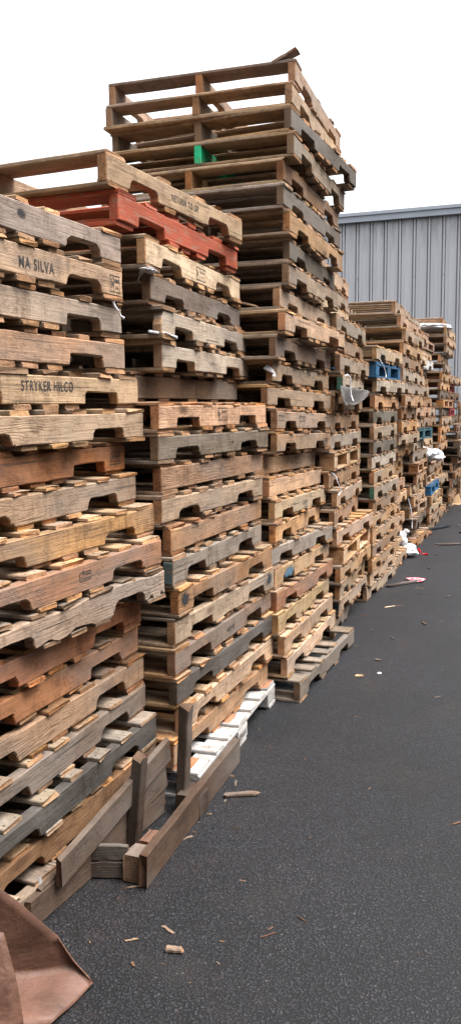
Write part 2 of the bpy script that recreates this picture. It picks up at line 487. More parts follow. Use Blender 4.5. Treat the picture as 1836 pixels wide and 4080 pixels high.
def deck_mesh(kind, tt, tb, seed, detail, mat, skip=()):
    """top and bottom decks and three beams as meshes in local space:
    x runs from 0 (aisle face) to -W, y from 0 (near end) to L, z from 0 up"""
    rnd = random.Random(seed)
    H = SLH
    out = {}
    seg = 7 if detail else 3
    # top
    mb = MB()
    ws = [.139] + [rnd.choice((.089, .089, .098, .075)) for _ in range(5)] + [.139]
    if rnd.random() < .25: ws[rnd.randint(1, 5)] = .139
    gap = (L_ - sum(ws)) / (len(ws) - 1)
    y = 0.0
    for i, w in enumerate(ws):
        over = rnd.uniform(-.012, .006) if 0 < i < len(ws) - 1 else rnd.uniform(-.005, .004)
        nl = None
        if detail:
            nl = []
            for xx in (.019, .5, W_ - .02):
                nl += [(xx + over, w * .22), (xx + over + .008, w * .75)]
                if w > .12: nl.append((xx + over - .004, w * .5))
        yy = y + (rnd.uniform(-.012, .012) if 0 < i < len(ws) - 1 else 0)
        if not ((detail and rnd.random() < .05 and 0 < i < len(ws) - 1) or i in skip):
            board(mb, (over, yy, tb + H + .0004), (-1, 0, 0), (0, 1, 0), (0, 0, 1), W_ + rnd.uniform(-.01, .01), w, tt, rnd,
                  seg=seg, nails=nl, bow=rnd.uniform(-.001, .0), split=rnd.choice((.003, .004, .009)) if detail else .002)
        y += w + gap
    out['top_deck'] = mb.mesh('top_deck', [mat, NAIL])
    mb = MB()
    bs = [(0, .139), (.425, .089), (.565, .089), (.705, .089), (L_ - .139, .139)]
    if kind == 'plain': bs = [(0, .139), (.27, .1), (.56, .1), (.85, .1), (L_ - .139, .139)]
    for i, (y0, w) in enumerate(bs):
        over = rnd.uniform(-.012, .006)
        yy = y0 + (rnd.uniform(-.015, .015) if 0 < i < 4 else 0)
        board(mb, (over, yy, 0), (-1, 0, 0), (0, 1, 0), (0, 0, 1), W_ + rnd.uniform(-.01, .01), w, tb - .0004, rnd, seg=seg,
              split=.003 if detail else 0)
    out['bottom_deck'] = mb.mesh('bottom_deck', [mat, NAIL])
    return out

def beam_mesh(kind, tb, seed, detail, mat, splinter=0.0, brk=0.0):
    rnd = random.Random(seed)
    mb = MB()
    stringer(mb, -.038, .038, L_, tb, SLH, rnd, notched=(kind != 'plain'), splinter=splinter, sq=rnd.random() < .35, brk=brk,
             rough=.0014 if detail else .0008)
    return mb.mesh('stringer', [mat])

def pooled(key, fn):
    if key not in POOL: POOL[key] = fn()
    return POOL[key]

STENCILS = []
def text_part(name, txt, parent, y0, y1, z, height, x=.0012, mat=INK, rot=0.0):
    """lettering lying on the aisle face of the first beam, reading along +y"""
    cu = bpy.data.curves.new(name, 'FONT')
    cu.body = txt
    cu.size = 1.0
    cu.offset = .018
    cu.space_character = 1.18
    tmp = bpy.data.objects.new('tmp_text', cu)
    COL.objects.link(tmp)
    dg = bpy.context.evaluated_depsgraph_get()
    me = bpy.data.meshes.new_from_object(tmp.evaluated_get(dg))
    bpy.data.objects.remove(tmp, do_unlink=True)
    xs = [v.co.x for v in me.vertices]; ys = [v.co.y for v in me.vertices]
    sx = (y1 - y0) / (max(xs) - min(xs)); sy = height / (max(ys) - min(ys))
    mx, my = min(xs), min(ys)
    for v in me.vertices:
        a = (v.co.x - mx) * sx; b = (v.co.y - my) * sy
        v.co = (x, y0 + a, z + b + rot * a)
    me.name = name
    me.materials.clear(); me.materials.append(mat)
    o = link(name, me, parent)
    return o

def stamp_part(parent, y0, y1, z0, z1, rnd, x=.0012):
    """branded heat treatment frame with a few strokes inside"""
    mb = MB()
    def bar(ya, yb, za, zb):
        mb.add([(x, ya, za), (x, yb, za), (x, yb, zb), (x, ya, zb)], [(0, 1, 2, 3)], [(0, 0, 0)] * 4)
    t = .0028
    bar(y0, y1, z0, z0 + t); bar(y0, y1, z1 - t, z1); bar(y0, y0 + t, z0 + t, z1 - t); bar(y1 - t, y1, z0 + t, z1 - t)
    mid = y0 + (y1 - y0) * .38
    bar(mid, mid + t * .8, z0 + t, z1 - t)
    for k in range(5):
        a = mid + .008 + (y1 - mid - .014) * k / 5
        h_ = (z1 - z0)
        bar(a, a + .005, z0 + h_ * .58, z0 + h_ * .78)
        if k % 2: bar(a, a + .006, z0 + h_ * .2, z0 + h_ * .38)
    bar(y0 + .010, y0 + .014, z0 + .012, z1 - .012); bar(y0 + .018, y0 + .024, z0 + .02, z0 + .035)
    me = mb.mesh('branded_stamp', [INK])
    return link('branded_stamp', me, parent)

ORD = ['topmost', 'second', 'third', 'fourth', 'fifth', 'sixth', 'seventh', 'eighth', 'ninth', 'tenth', 'eleventh', 'twelfth', 'thirteenth',
       'fourteenth', 'fifteenth', 'sixteenth', 'seventeenth', 'eighteenth', 'nineteenth', 'twentieth', 'twenty-first', 'twenty-second',
       'twenty-third', 'twenty-fourth', 'twenty-fifth', 'twenty-sixth', 'twenty-seventh', 'twenty-eighth']
STACK = ['leftmost foreground stack', 'second stack from the left', 'tallest stack', 'fourth stack, behind the tallest',
         'fifth stack, holding the blue pallet', 'sixth stack from the left', 'seventh stack from the left', 'eighth stack from the left',
         'ninth stack, topped by white film', 'tenth stack, with maroon ones', 'eleventh and farthest stack']
GROUP = 'wooden pallets stacked along the yard'

def make_label(desc, i, n, si):
    pos = 'topmost' if i == 0 else ('bottom one' if i == n - 1 else ORD[i] + ' from top')
    return '%s pallet, %s in the %s' % (desc, pos, STACK[si])

def place(root, X, Y, a, zmid, t):
    """root at the near aisle corner of the pallet's underside"""
    root.rotation_euler = (t, 0, -a)
    root.location = (X, Y, zmid - t * .6)

def smudge_material():
    T = NT('smudge')
    gc = T.n('ShaderNodeAttribute', attribute_name='gc').outputs['Vector']
    oi = T.n('ShaderNodeObjectInfo')
    T.l(oi.outputs['Color'], T.b.inputs['Base Color']); T.b.inputs['Roughness'].default_value = .85
    ln = T.n('ShaderNodeVectorMath', operation='LENGTH'); T.l(gc, ln.inputs[0])
    nz = T.noise(T.vadd(T.vmul(gc, (1, 1, 1)), oi.outputs['Location']), 1.8, 5, .65)
    r_ = T.math('ADD', ln.outputs['Value'], T.math('MULTIPLY_ADD', nz, 1.5, -.75))
    tr = T.n('ShaderNodeBsdfTransparent'); mx = T.n('ShaderNodeMixShader')
    T.l(T.ramp(r_, (.45, .95, .08, 1.0)), mx.inputs[0]); T.l(T.b.outputs[0], mx.inputs[1]); T.l(tr.outputs[0], mx.inputs[2])
    T.l(mx.outputs[0], T.out.inputs['Surface'])
    return T.m
SMUDGE = smudge_material()
def smudge_part(parent, s_, z, ry, rz, colr, tb):
    mb = MB(); n_ = 20; k_ = 1.25
    V = [(.0010, s_ + ry * k_ * math.cos(i * 2 * math.pi / n_), tb + min(SLH - .001, max(.001, z + rz * k_ * math.sin(i * 2 * math.pi / n_)))) for i in range(n_)]
    G = [((v[1] - s_) / ry, (v[2] - tb - z) / rz, 0) for v in V]
    V.append((.0010, s_, tb + z)); G.append((0, 0, 0))
    mb.add(V, [(i, (i + 1) % n_, n_) for i in range(n_)], G)
    o = link('smudge', mb.mesh('smudge', [SMUDGE]), parent, colr)
    return o

def make_pallet(si, i, n, pose, tt, tb, spec):
    X, Y, a, zs, t = pose
    key = spec.get('c', 'tan')
    rnd = random.Random(1000 * si + i)
    detail = si < 3
    kind = spec.get('k', 'notched')
    base = PAL[key]
    painted = key in ('red', 'blue', 'teal', 'white', 'maroon')
    mat = PAINT if painted else WOOD
    lab = make_label(spec.get('d', WORD[key] + (' wooden' if kind != 'block' else ' wooden block')), i, n, si)
    if kind == 'block':
        root = link('block_pallet', None)
    else:
        root = link('wooden_pallet', None)
    tag(root, lab, 'pallet', GROUP)
    place(root, X, Y, a, zs - SLH - tb, t)
    dcol = PAL[spec['deck']] if 'deck' in spec else blend(base, PAL[rnd.choice(['tan', 'greytan', 'brown', 'yellow'])], .0 if painted else .45)
    if kind == 'block':
        build_block(root, tt, tb, base, dcol, mat, rnd, spec)
        return root
    tk = (round(tt, 3), round(tb, 3))
    sd_ = rnd.randint(0, 10 ** 6)
    if detail:
        dm = deck_mesh(kind, tt, tb, sd_, True, PAINT if ('deck' in spec and spec['deck'] in ('red', 'white')) else (mat if painted else WOOD), spec.get('skip', ()))
    else:
        v = rnd.randint(0, 7)
        dm = pooled(('d', kind, tk, v, painted), lambda: deck_mesh(kind, tk[0], tk[1], v + 77, False, mat))
    link('top_deck', dm['top_deck'], root, shade(dcol, rnd.uniform(.92, 1.12)))
    link('bottom_deck', dm['bottom_deck'], root, shade(dcol, rnd.uniform(.8, 1.05)))
    for k, xo in enumerate((0, -(W_ - .038) / 2, -(W_ - .038))):
        spl = spec.get('spl', 0.0) if k == 0 else 0.0
        brk = spec.get('brk', 0.0) if k == 0 else 0.0
        if detail:
            me = beam_mesh(kind, tb, sd_ + k + 1, True, mat, spl, brk)
        else:
            v = rnd.randint(0, 9)
            me = pooled(('b', kind, tk[1], v, painted), lambda: beam_mesh(kind, tk[1], v + 500, False, mat))
        colr = base if k == 0 else blend(base, PAL[rnd.choice(['tan', 'brown', 'greytan'])], 0 if painted else .5)
        if k == 1 and 'mid' in spec:
            colr = PAL[spec['mid']]
            me = beam_mesh(kind, tb, sd_ + 9, detail, PAINT)
        b = link('stringer', me, root, colr)
        b.location.x = xo
        if k == 1 and 'mid' in spec:
            b['label'] = 'bright green painted middle stringer'
    # end paint
    if 'end' in spec:
        mb = MB()
        tc_, depth = spec['end']
        h0, h1 = tb + .003, tb + SLH - .003
        e = .0012
        board(mb, (-.0375, -e - .003, h0), (1, 0, 0), (0, 0, 1), (0, -1, 0), .037, h1 - h0, .002, rnd, seg=2, c=.0004, jit=.0003, endj=0)
        if depth > 0:
            board(mb, (.0003, -.004, h0), (0, 1, 0), (0, 0, 1), (1, 0, 0), depth, h1 - h0, .0012, rnd, seg=4, c=.0003, jit=.0003, endj=.0)
        o = link('painted_end', mb.mesh('painted_end', [PAINT]), root, PAL[tc_])
        o['label'] = '%s painted stringer end' % WORD.get(tc_, tc_)
    for (txt, y0, y1, z, h, rr) in spec.get('txt', []):
        text_part('stencil_lettering', txt, root, y0, y1, tb + z, h, rot=rr)
    for q_ in spec.get('smudge', []): smudge_part(root, *q_, tb)
    for (y0, y1, z0, z1) in spec.get('stamp', []):
        stamp_part(root, y0, y1, tb + z0, tb + z1, rnd)
    return root

def build_block(root, tt, tb, base, dcol, mat, rnd, spec):
    H = SLH + tt + tb
    bt = .016
    mb = MB(); mb2 = MB()
    # top deck boards
    ws = [.14, .09, .09, .13, .09, .09, .14]
    gap = (L_ - sum(ws)) / 6
    y = 0
    tops = []
    for i, w in enumerate(ws):
        board(mb, (rnd.uniform(-.006, .003), y, H - bt), (-1, 0, 0), (0, 1, 0), (0, 0, 1), W_, w, bt - .0006, rnd, seg=5,
              nails=[(.03, w * .25), (.05, w * .7), (.045, w * .5)], split=.004)
        tops.append((y, w)); y += w + gap
    link('top_deck', mb.mesh('top_deck', [mat, NAIL]), root, dcol)
    # runner boards under the deck, along y
    mb = MB()
    for x0 in (0, -(W_ - .10) / 2, -(W_ - .10)):
        board(mb, (x0, 0, H - bt - .0165), (0, 1, 0), (-1, 0, 0), (0, 0, 1), L_, .10, .016, rnd, seg=5)
    link('runner_boards', mb.mesh('runner_boards', [mat, NAIL]), root, base)
    # blocks
    hb = H - bt - .017 - .0165
    for yb in (.0, (L_ - .145) / 2, L_ - .145):
        for x0 in (-.001, -(W_ - .10) / 2, -(W_ - .101)):
            mb = MB()
            board(mb, (x0, yb + .001, .0165), (0, 1, 0), (-1, 0, 0), (0, 0, 1), .143, .098, hb, rnd, seg=2, c=.004, jit=.001)
            link('block', mb.mesh('block', [mat, NAIL]), root, shade(base, rnd.uniform(.9, 1.08)))
    mb = MB()
    for yb in (.0, (L_ - .1) / 2, L_ - .12):
        board(mb, (0, yb, 0), (-1, 0, 0), (0, 1, 0), (0, 0, 1), W_, .12, .016, rnd, seg=5)
    if not spec.get('nobot'):
        for x0 in (0.0, -(W_ - .10)):
            for (ya, yb) in ((.1205, .557), (.6605, L_ - .1215)):
                board(mb, (x0, ya, 0), (0, 1, 0), (-1, 0, 0), (0, 0, 1), yb - ya - .012, .10, .0157, rnd, seg=4)
    link('bottom_deck', mb.mesh('bottom_deck', [mat, NAIL]), root, base)
    if spec.get('bare'):
        # unpainted planks laid bare on the deck: worn areas of four boards
        for bi in (0, 3, 6):
            y0, w = tops[bi]
            mb = MB()
            board(mb, ({0: -.05, 3: -.045, 6: -.008}[bi], y0 + .004, H - .0003), (-1, 0, 0), (0, 1, 0), (0, 0, 1), .6, w - .008, .0012, rnd, seg=4, c=.0003, jit=.0004)
            o = link('bare_wood_patch', mb.mesh('bare_wood_patch', [WOOD]), root, PAL['orange'])
    if spec.get('btxt'):
        text_part('stencil_lettering', spec['btxt'], root, .545, .665, .035, .03, x=.0022)

FIT = [
[(-0.812,1.996,0.357,2.146,0.0148), (-0.825,1.991,0.373,2.0242,0.0155), (-0.82,2.023,0.359,1.9004,0.0144), (-0.817,2.053,0.36,1.7751,0.0126), (-0.788,2.111,0.37,1.6488,0.0098), (-0.752,2.08,0.357,1.5262,0.0088), (-0.796,2.043,0.334,1.4059,0.0073), (-0.764,2.083,0.337,1.2885,0.0072), (-0.74,2.099,0.376,1.1694,0.0047), (-0.722,2.058,0.386,1.05,0.0027), (-0.724,2.069,0.396,0.9314,0.0021), (-0.759,2.068,0.343,0.8135,0.003), (-0.778,2.078,0.347,0.6955,0.0036), (-0.773,2.099,0.358,0.5774,0.0041), (-0.74,2.105,0.333,0.459,0.0047), (-0.714,2.089,0.347,0.3395,0.0042), (-0.719,2.148,0.364,0.2215,0.0033), (-0.746,2.062,0.406,0.105,0)],
[(-0.415,3.022,0.406,2.4222,0.0092), (-0.382,3.061,0.357,2.2995,0.0091), (-0.304,3.21,0.3,2.1769,0.0112), (-0.292,3.253,0.289,2.0506,0.0087), (-0.256,3.279,0.284,1.9259,0.0083), (-0.259,3.333,0.3,1.801,0.0068), (-0.377,3.272,0.348,1.6802,0.0068), (-0.266,3.209,0.379,1.5621,0.0059), (-0.271,3.215,0.392,1.4412,0.0033), (-0.264,3.245,0.362,1.3202,0.0021), (-0.262,3.217,0.36,1.1973,-0.0006), (-0.232,3.261,0.329,1.0744,-0.0034), (-0.225,3.242,0.322,0.9533,-0.0032), (-0.205,3.241,0.352,0.831,-0.0055), (-0.219,3.243,0.373,0.7145,0.0015), (-0.22,3.228,0.359,0.595,0.0041), (-0.216,3.234,0.364,0.4711,0.0009), (-0.195,3.256,0.351,0.3471,-0.0022), (-0.231,3.212,0.352,0.2215,-0.0108), (-0.129,3.2,0.298,0.105,0)],
[(0.338,4.412,0.311,3.2526,-0.0019), (0.319,4.364,0.326,3.1349,0.0035), (0.312,4.341,0.409,3.0074,-0.0038), (0.326,4.337,0.336,2.8836,-0.0057), (0.275,4.343,0.35,2.7633,-0.0025), (0.275,4.33,0.357,2.6408,-0.0022), (0.307,4.354,0.346,2.5182,-0.0017), (0.311,4.415,0.308,2.3973,0.0012), (0.304,4.377,0.331,2.2746,0.0006), (0.257,4.357,0.323,2.1508,-0.0019), (0.283,4.327,0.378,2.0256,-0.0058), (0.236,4.333,0.341,1.9004,-0.009), (0.221,4.388,0.351,1.7737,-0.0129), (0.193,4.364,0.385,1.6501,-0.0144), (0.243,4.37,0.345,1.528,-0.0147), (0.243,4.366,0.341,1.4078,-0.0152), (0.161,4.371,0.327,1.2879,-0.016), (0.203,4.411,0.333,1.1689,-0.016), (0.233,4.416,0.331,1.0492,-0.016), (0.236,4.399,0.294,0.9286,-0.016), (0.209,4.385,0.385,0.8082,-0.016), (0.231,4.404,0.351,0.6876,-0.016), (0.239,4.369,0.362,0.571,-0.0152), (0.245,4.344,0.334,0.4545,-0.0132), (0.277,4.345,0.328,0.338,-0.0135), (0.293,4.358,0.331,0.2215,-0.013), (0.36,4.333,0.377,0.105,0)],
[(0.598,5.586,0.28,2.5075,-0.0027), (0.593,5.571,0.28,2.3876,-0.0013), (0.59,5.539,0.281,2.2688,0.0011), (0.687,5.51,0.308,2.145,0.0033), (0.674,5.518,0.304,2.0175,0.0045), (0.712,5.523,0.313,1.89,0.005), (0.731,5.53,0.265,1.7625,0.0058), (0.674,5.529,0.303,1.635,0.0061), (0.656,5.537,0.298,1.5075,0.006), (0.652,5.552,0.318,1.38,0.0051), (0.683,5.559,0.292,1.2525,0.0034), (0.642,5.508,0.314,1.125,0.0002), (0.701,5.55,0.287,0.9975,-0.0014), (0.681,5.515,0.273,0.87,-0.0039), (0.702,5.55,0.362,0.7425,-0.0024), (0.756,5.603,0.31,0.615,-0.0036), (0.726,5.54,0.327,0.4875,-0.0067), (0.728,5.584,0.291,0.36,-0.0113), (0.736,5.686,0.33,0.2325,-0.0146), (0.696,5.589,0.261,0.105,0)],
[(1.14,6.656,0.361,2.0393,0.016), (1.144,6.688,0.349,1.9133,0.014), (1.156,6.732,0.383,1.7858,0.0099), (1.144,6.733,0.344,1.6593,0.0069), (1.133,6.723,0.347,1.5354,0.0053), (1.138,6.715,0.34,1.4124,0.0033), (1.134,6.711,0.339,1.29,0.0007), (1.123,6.713,0.345,1.1692,-0.0007), (1.144,6.731,0.323,1.0497,-0.0011), (1.144,6.711,0.352,0.9304,-0.0009), (1.138,6.724,0.35,0.8114,-0.0007), (1.138,6.724,0.35,0.6923,-0.0006), (1.138,6.724,0.35,0.5732,-0.0006), (1.138,6.724,0.35,0.4545,-0.0008), (1.138,6.724,0.35,0.338,-0.0011), (1.126,6.756,0.355,0.2215,-0.0015), (1.097,6.727,0.379,0.105,0)],
[(1.517,7.89,0.316,2.5355,0.0112), (1.57,7.898,0.347,2.4121,0.0092), (1.621,7.913,0.359,2.2885,0.0069), (1.58,7.898,0.343,2.1655,0.0046), (1.58,7.898,0.343,2.0429,0.003), (1.58,7.898,0.343,1.9206,0.002), (1.58,7.898,0.343,1.7986,0.0013), (1.58,7.898,0.343,1.6767,0.0008), (1.58,7.898,0.343,1.5549,0.0005), (1.58,7.898,0.343,1.4331,0.0002), (1.58,7.898,0.343,1.3114,0), (1.58,7.898,0.343,1.1896,-0.0001), (1.58,7.898,0.343,1.0679,-0.0004), (1.58,7.898,0.343,0.9461,-0.0007), (1.58,7.898,0.343,0.8242,-0.0011), (1.58,7.898,0.343,0.7022,-0.0016), (1.58,7.898,0.343,0.5801,-0.0025), (1.58,7.898,0.343,0.4577,-0.0038), (1.58,7.898,0.343,0.338,-0.0057), (1.58,7.898,0.343,0.2215,-0.0087), (1.555,7.73,0.351,0.105,0)]]


def S(c, **k): k['c'] = c; return k
SPEC = [
 [S('mauve', d='mauve-grey knotted', smudge=[(.60, .056, .026, .016, (.015, .010, .012))]), S('tan', d='tan stencilled', txt=[('MA SILVA', .588, .774, .022, .034, 0)], stamp=[(1.125, 1.195, .012, .07)]), S('greytan'), S('pink'),
  S('greytan', d='greyish tan stencilled', txt=[('STRYKER HILCO', .468, .757, .040, .032, 0)]),
  S('yellow', deck='cream'), S('redbrown', stamp=[(1.10, 1.18, .022, .066)]), S('tan', deck='yellow'), S('lightorange', deck='yellow'),
  S('orange', d='orange strongly grained', deck='yellow', stamp=[(.64, .71, .034, .064)]), S('bark', d='splintered greyish', spl=.014, deck='grey'),
  S('orange', d='deep orange'), S('orange', deck='tan'), S('brown', deck='brown'), S('purplegrey', deck='greytan'), S('charcoal', deck='lightgrey', d='charcoal grey exposed-deck'),
  S('brown', deck='tan'), S('greytan', deck='greytan')],
 [S('greytan', d='tan stencilled', skip=(1, 3), txt=[('RETURN TO GP', .49, .735, .034, .026, 0)]), S('red', d='orange-red painted'), S('cream', deck='cream', stamp=[(.56, .68, .016, .07)]),
  S('purplegrey'), S('lightgrey', brk=.03, d='broken-cornered light grey'), S('lightgrey'), S('darkbrown', k='plain', d='recessed dark brown plain-sided'),
  S('pink', deck='lightorange', stamp=[(.58, .69, .024, .08)]), S('darkgrey', deck='greytan', smudge=[(.74, .045, .018, .006, (.01, .009, .008))]), S('brown', k='plain', d='brown plain-sided'), S('greytan'),
  S('brown', k='plain', d='brown unnotched'), S('lightgrey', end=('slate', .0), d='light grey teal-ended', deck='greytan'), S('brown', deck='tan', d='brown black-smudged', smudge=[(.064, .050, .05, .034, (.012, .012, .014))]), S('greytan', spl=.003, smudge=[(1.14, .05, .05, .035, (.02, .022, .028))]),
  S('brown', txt=[('48X40', .563, .665, .030, .024, 0)], d='brown size-stencilled'), S('charcoal', deck='tan'), S('yellow', deck='yellow', d='pale yellow new-looking'),
  S('lightorange', deck='lightorange'), S('white', k='block', deck='white', bare=1, nobot=1, btxt='LENXAV')],
 [S('pink', deck='pink', skip=(1, 2, 4)), S('greytan', deck='tan', skip=(1, 3, 4)), S('darkgrey', deck='tan'), S('grey', mid='green', d='green-centred grey', deck='tan'), S('brown', deck='cream'), S('darkgrey', deck='lilac'),
  S('tan', deck='cream'), S('darkgrey', deck='greytan'), S('grey', d='skewed grey', spl=.003), S('greytan', deck='greytan'),
  S('tan', end=('orange', 0), d='orange-ended tan', deck='cream'), S('brown', deck='greytan'), S('tan'), S('tan', deck='tan', d='tan clean-sided'),
  S('tan', stamp=[(.02, .13, .04, .07), (.44, .56, .04, .07), (1.03, 1.14, .04, .07)], d='triple-stamped tan'), S('ochre', stamp=[(1.01, 1.12, .008, .055)]),
  S('lightorange', k='plain', d='light orange plain-sided'), S('lightorange', k='plain', end=('orange', 0), deck='yellow', d='orange-ended plain-sided'),
  S('cream', deck='yellow', stamp=[(.61, .71, .01, .05)]), S('golden', deck='golden'), S('lilac', deck='greytan'), S('ochre', d='blue-smeared ochre', smudge=[(.28, .045, .13, .035, (.05, .11, .16))]), S('orange', deck='tan'),
  S('cream', deck='cream'), S('yellow', deck='yellow'), S('yellow', deck='cream', d='pale yellow newer'), S('darkgrey', deck='grey', d='weathered dark grey')],
 [S('tan'), S('grey'), S('cream'), S('grey'), S('brown'), S('grey'), S('lightgrey', end=('darkgreen', 0)), S('tan'), S('brown'), S('grey'),
  S('tan', k='block'), S('brown'), S('greytan'), S('brown'), S('pink', deck='lightorange'), S('yellow', k='block'), S('tan', d='tan split'), S('tan'), S('greytan', end=('teal', 0)), S('darkgrey')],
 [S('cream'), S('blue', k='block'), S('lightgrey'), S('lightorange', end=('orange', 0)), S('darkgrey'), S('greytan'), S('darkgrey'), S('lightgrey'), S('tan', end=('orange', 0)),
  S('grey', end=('darkgreen', 0)), S('brown'), S('tan'), S('ochre'), S('brown'), S('golden'), S('tan'), S('greytan')],
]
for st in SPEC:
    for s_ in st:
        pass

def restack(rows):
    """deck thicknesses that make each pallet rest on the one below"""
    n = len(rows); tt = [.0155] * n; tb = [.0155] * n
    for i in range(n - 1):
        g = rows[i][3] - SLH - rows[i + 1][3]
        tb[i] = max(.012, g / 2 - .0004); tt[i + 1] = max(.012, g / 2 - .0004)
    tb[-1] = rows[-1][3] - SLH
    return tt, tb

def build_stack(si, rows, specs):
    tt, tb = restack(rows)
    n = len(rows)
    for i in range(n):
        make_pallet(si, i, n, rows[i], tt[i], tb[i], specs[i])

for si in range(5):
    build_stack(si, FIT[si], SPEC[si])

# farther stacks along the same row
def far_specs(rnd, n, keys, special):
    sp_ = [S(rnd.choice(keys)) for _ in range(n)]
    for i in range(n):
        if rnd.random() < .2: sp_[i]['end'] = ('orange', 0)
        if rnd.random() < .07: sp_[i]['k'] = 'block'; sp_[i].pop('end', None)
    for k, v in special.items(): sp_[k] = v
    return sp_
KEYS = ['tan', 'tan', 'greytan', 'grey', 'brown', 'brown', 'cream', 'yellow', 'pink', 'lightgrey', 'darkgrey', 'ochre', 'lightorange', 'golden']
rows6 = [list(r) for r in FIT[5]]
r6 = random.Random(61)
for i in range(3, len(rows6)):
    z = rows6[i][3]
    k = 0.0 if z > 1.5 else (-.13 if z < 1.1 else -.13 * (1.5 - z) / .4)
    rows6[i][0] = 1.60 + k + r6.uniform(-.03, .03); rows6[i][1] += r6.uniform(-.02, .02); rows6[i][2] += r6.uniform(-.03, .03)
build_stack(5, rows6, far_specs(r6, len(rows6), KEYS, {0: S('greytan', deck='greytan'), 1: S('pink', deck='lightgrey'), 2: S('greytan', deck='cream'), 5: S('lightgrey')}))
FAR = [  # X, Y, number, how X shifts with height, specials
 (6, 1.96, 9.20, 21, [(2.7, -.07), (1.6, 0), (1.2, .06), (0, .0)], {0: S('lightgrey', d='tilted light grey'), 3: S('cream'), 8: S('pink'), 9: S('yellow', end=('orange', 0)), 10: S('teal', k='block'), 11: S('lightgrey'), 12: S('grey'), 13: S('brown', k='block')}),
 (7, 2.34, 10.47, 20, [(2.6, -.02), (1.4, 0), (.8, .1), (.3, .12), (0, .02)], {2: S('white'), 9: S('tan', end=('orange', 0)), 15: S('blue', k='block'), 14: S('yellow', k='block')}),
 (8, 2.93, 11.74, 23, [(2.9, 0.0), (1.4, -.02), (1.0, -.1), (0, -.05)], {0: S('pink', deck='lightorange'), 1: S('cream'), 13: S('lightorange'), 14: S('lightorange')}),
 (9, 3.36, 13.01, 17, [(2.3, 0.0), (1.5, 0), (1.2, .16), (0, .0)], {0: S('tan', end=('orange', 0)), 1: S('maroon', k='block'), 3: S('maroon'), 4: S('maroon', k='block'), 7: S('darkgrey'), 8: S('darkgrey', k='block'), 10: S('darkbrown', k='block')}),
 (10, 3.86, 14.28, 14, [(2.0, 0.0), (0, .0)], {}),
]
def interp(z, prof):
    for (z1, v1), (z0, v0) in zip(prof, prof[1:]):
        if z >= z0:
            return v0 + (v1 - v0) * min(1, (z - z0) / (z1 - z0))
    return prof[-1][1]
for (si, X, Y, n, prof, special) in FAR:
    rf = random.Random(200 + si)
    rows = []
    for i in range(n):
        z = .105 + .1222 * (n - 1 - i)
        rows.append([X + interp(z, prof) + rf.uniform(-.045, .045), Y + rf.uniform(-.03, .03), .345 + rf.uniform(-.04, .04), z, 0.0])
    if si == 6:
        rows[0][4] = .03; rows[0][3] += .03
    keys = KEYS if si < 9 else ['darkgrey', 'grey', 'brown', 'darkbrown', 'greytan']
    build_stack(si, rows, far_specs(rf, n, keys, special))

# stacks added behind the front row to darken the view through its openings
def shade_back_row():
    rnd = random.Random(77)
    mb = MB()
    for k in range(7):
        x0 = -1.85 + k * .432 + rnd.uniform(-.03, .03); y0 = 2.45 + k * 1.175
        n = rnd.randint(15, 17) if k != 3 else 16
        for lv in range(n):
            z = lv * .121
            ox = Vector((x0 + rnd.uniform(-.03, .03), y0 + rnd.uniform(-.03, .03), z))
            for yy in (0, .18, .36, .54, .72, .9, 1.08):
                for zz in ((.105, 0) if yy not in (.18, .9) else (.105,)):
                    board(mb, ox + urow_ * yy + Vector((0, 0, zz)), -ulat_, urow_, (0, 0, 1), 1.0, .13, .0155, rnd, seg=1)
            for q in (0, .49, .96):
                board(mb, ox - ulat_ * q + Vector((0, 0, .0158)), urow_, -ulat_, (0, 0, 1), 1.2, .038, .0888, rnd, seg=1)
    o = link('shade_pallet_stacks', mb.mesh('shade_pallet_stacks', [WOOD, NAIL]), None, PAL['brown'])
    tag(o, 'mass of brown pallets added behind the front row to darken its openings', 'pallets', kind='stuff')
ulat_ = Vector((math.cos(.345), -math.sin(.345), 0)); urow_ = Vector((math.sin(.345), math.cos(.345), 0))
shade_back_row()

# ------------------------------------------------------------------ ground
def grid_mesh(name, x0, x1, y0, y1, nx, ny, z, mat, fn=None):
    vs_ = []; fs = []
    for j in range(ny + 1):
        for i in range(nx + 1):
            x = x0 + (x1 - x0) * i / nx; y = y0 + (y1 - y0) * j / ny
            vs_.append((x, y, z + (fn(x, y) if fn else 0)))
    for j in range(ny):
        for i in range(nx):
            a = j * (nx + 1) + i
            fs.append((a, a + 1, a + nx + 2, a + nx + 1))
    me = bpy.data.meshes.new(name); me.from_pydata(vs_, [], fs); me.materials.append(mat); me.update()
    return me
g = link('ground', grid_mesh('ground', -200, 200, -60, 400, 4, 4, 0, asphalt_material()))
tag(g, 'dark grey asphalt yard beside the pallet stacks', None, kind='structure')

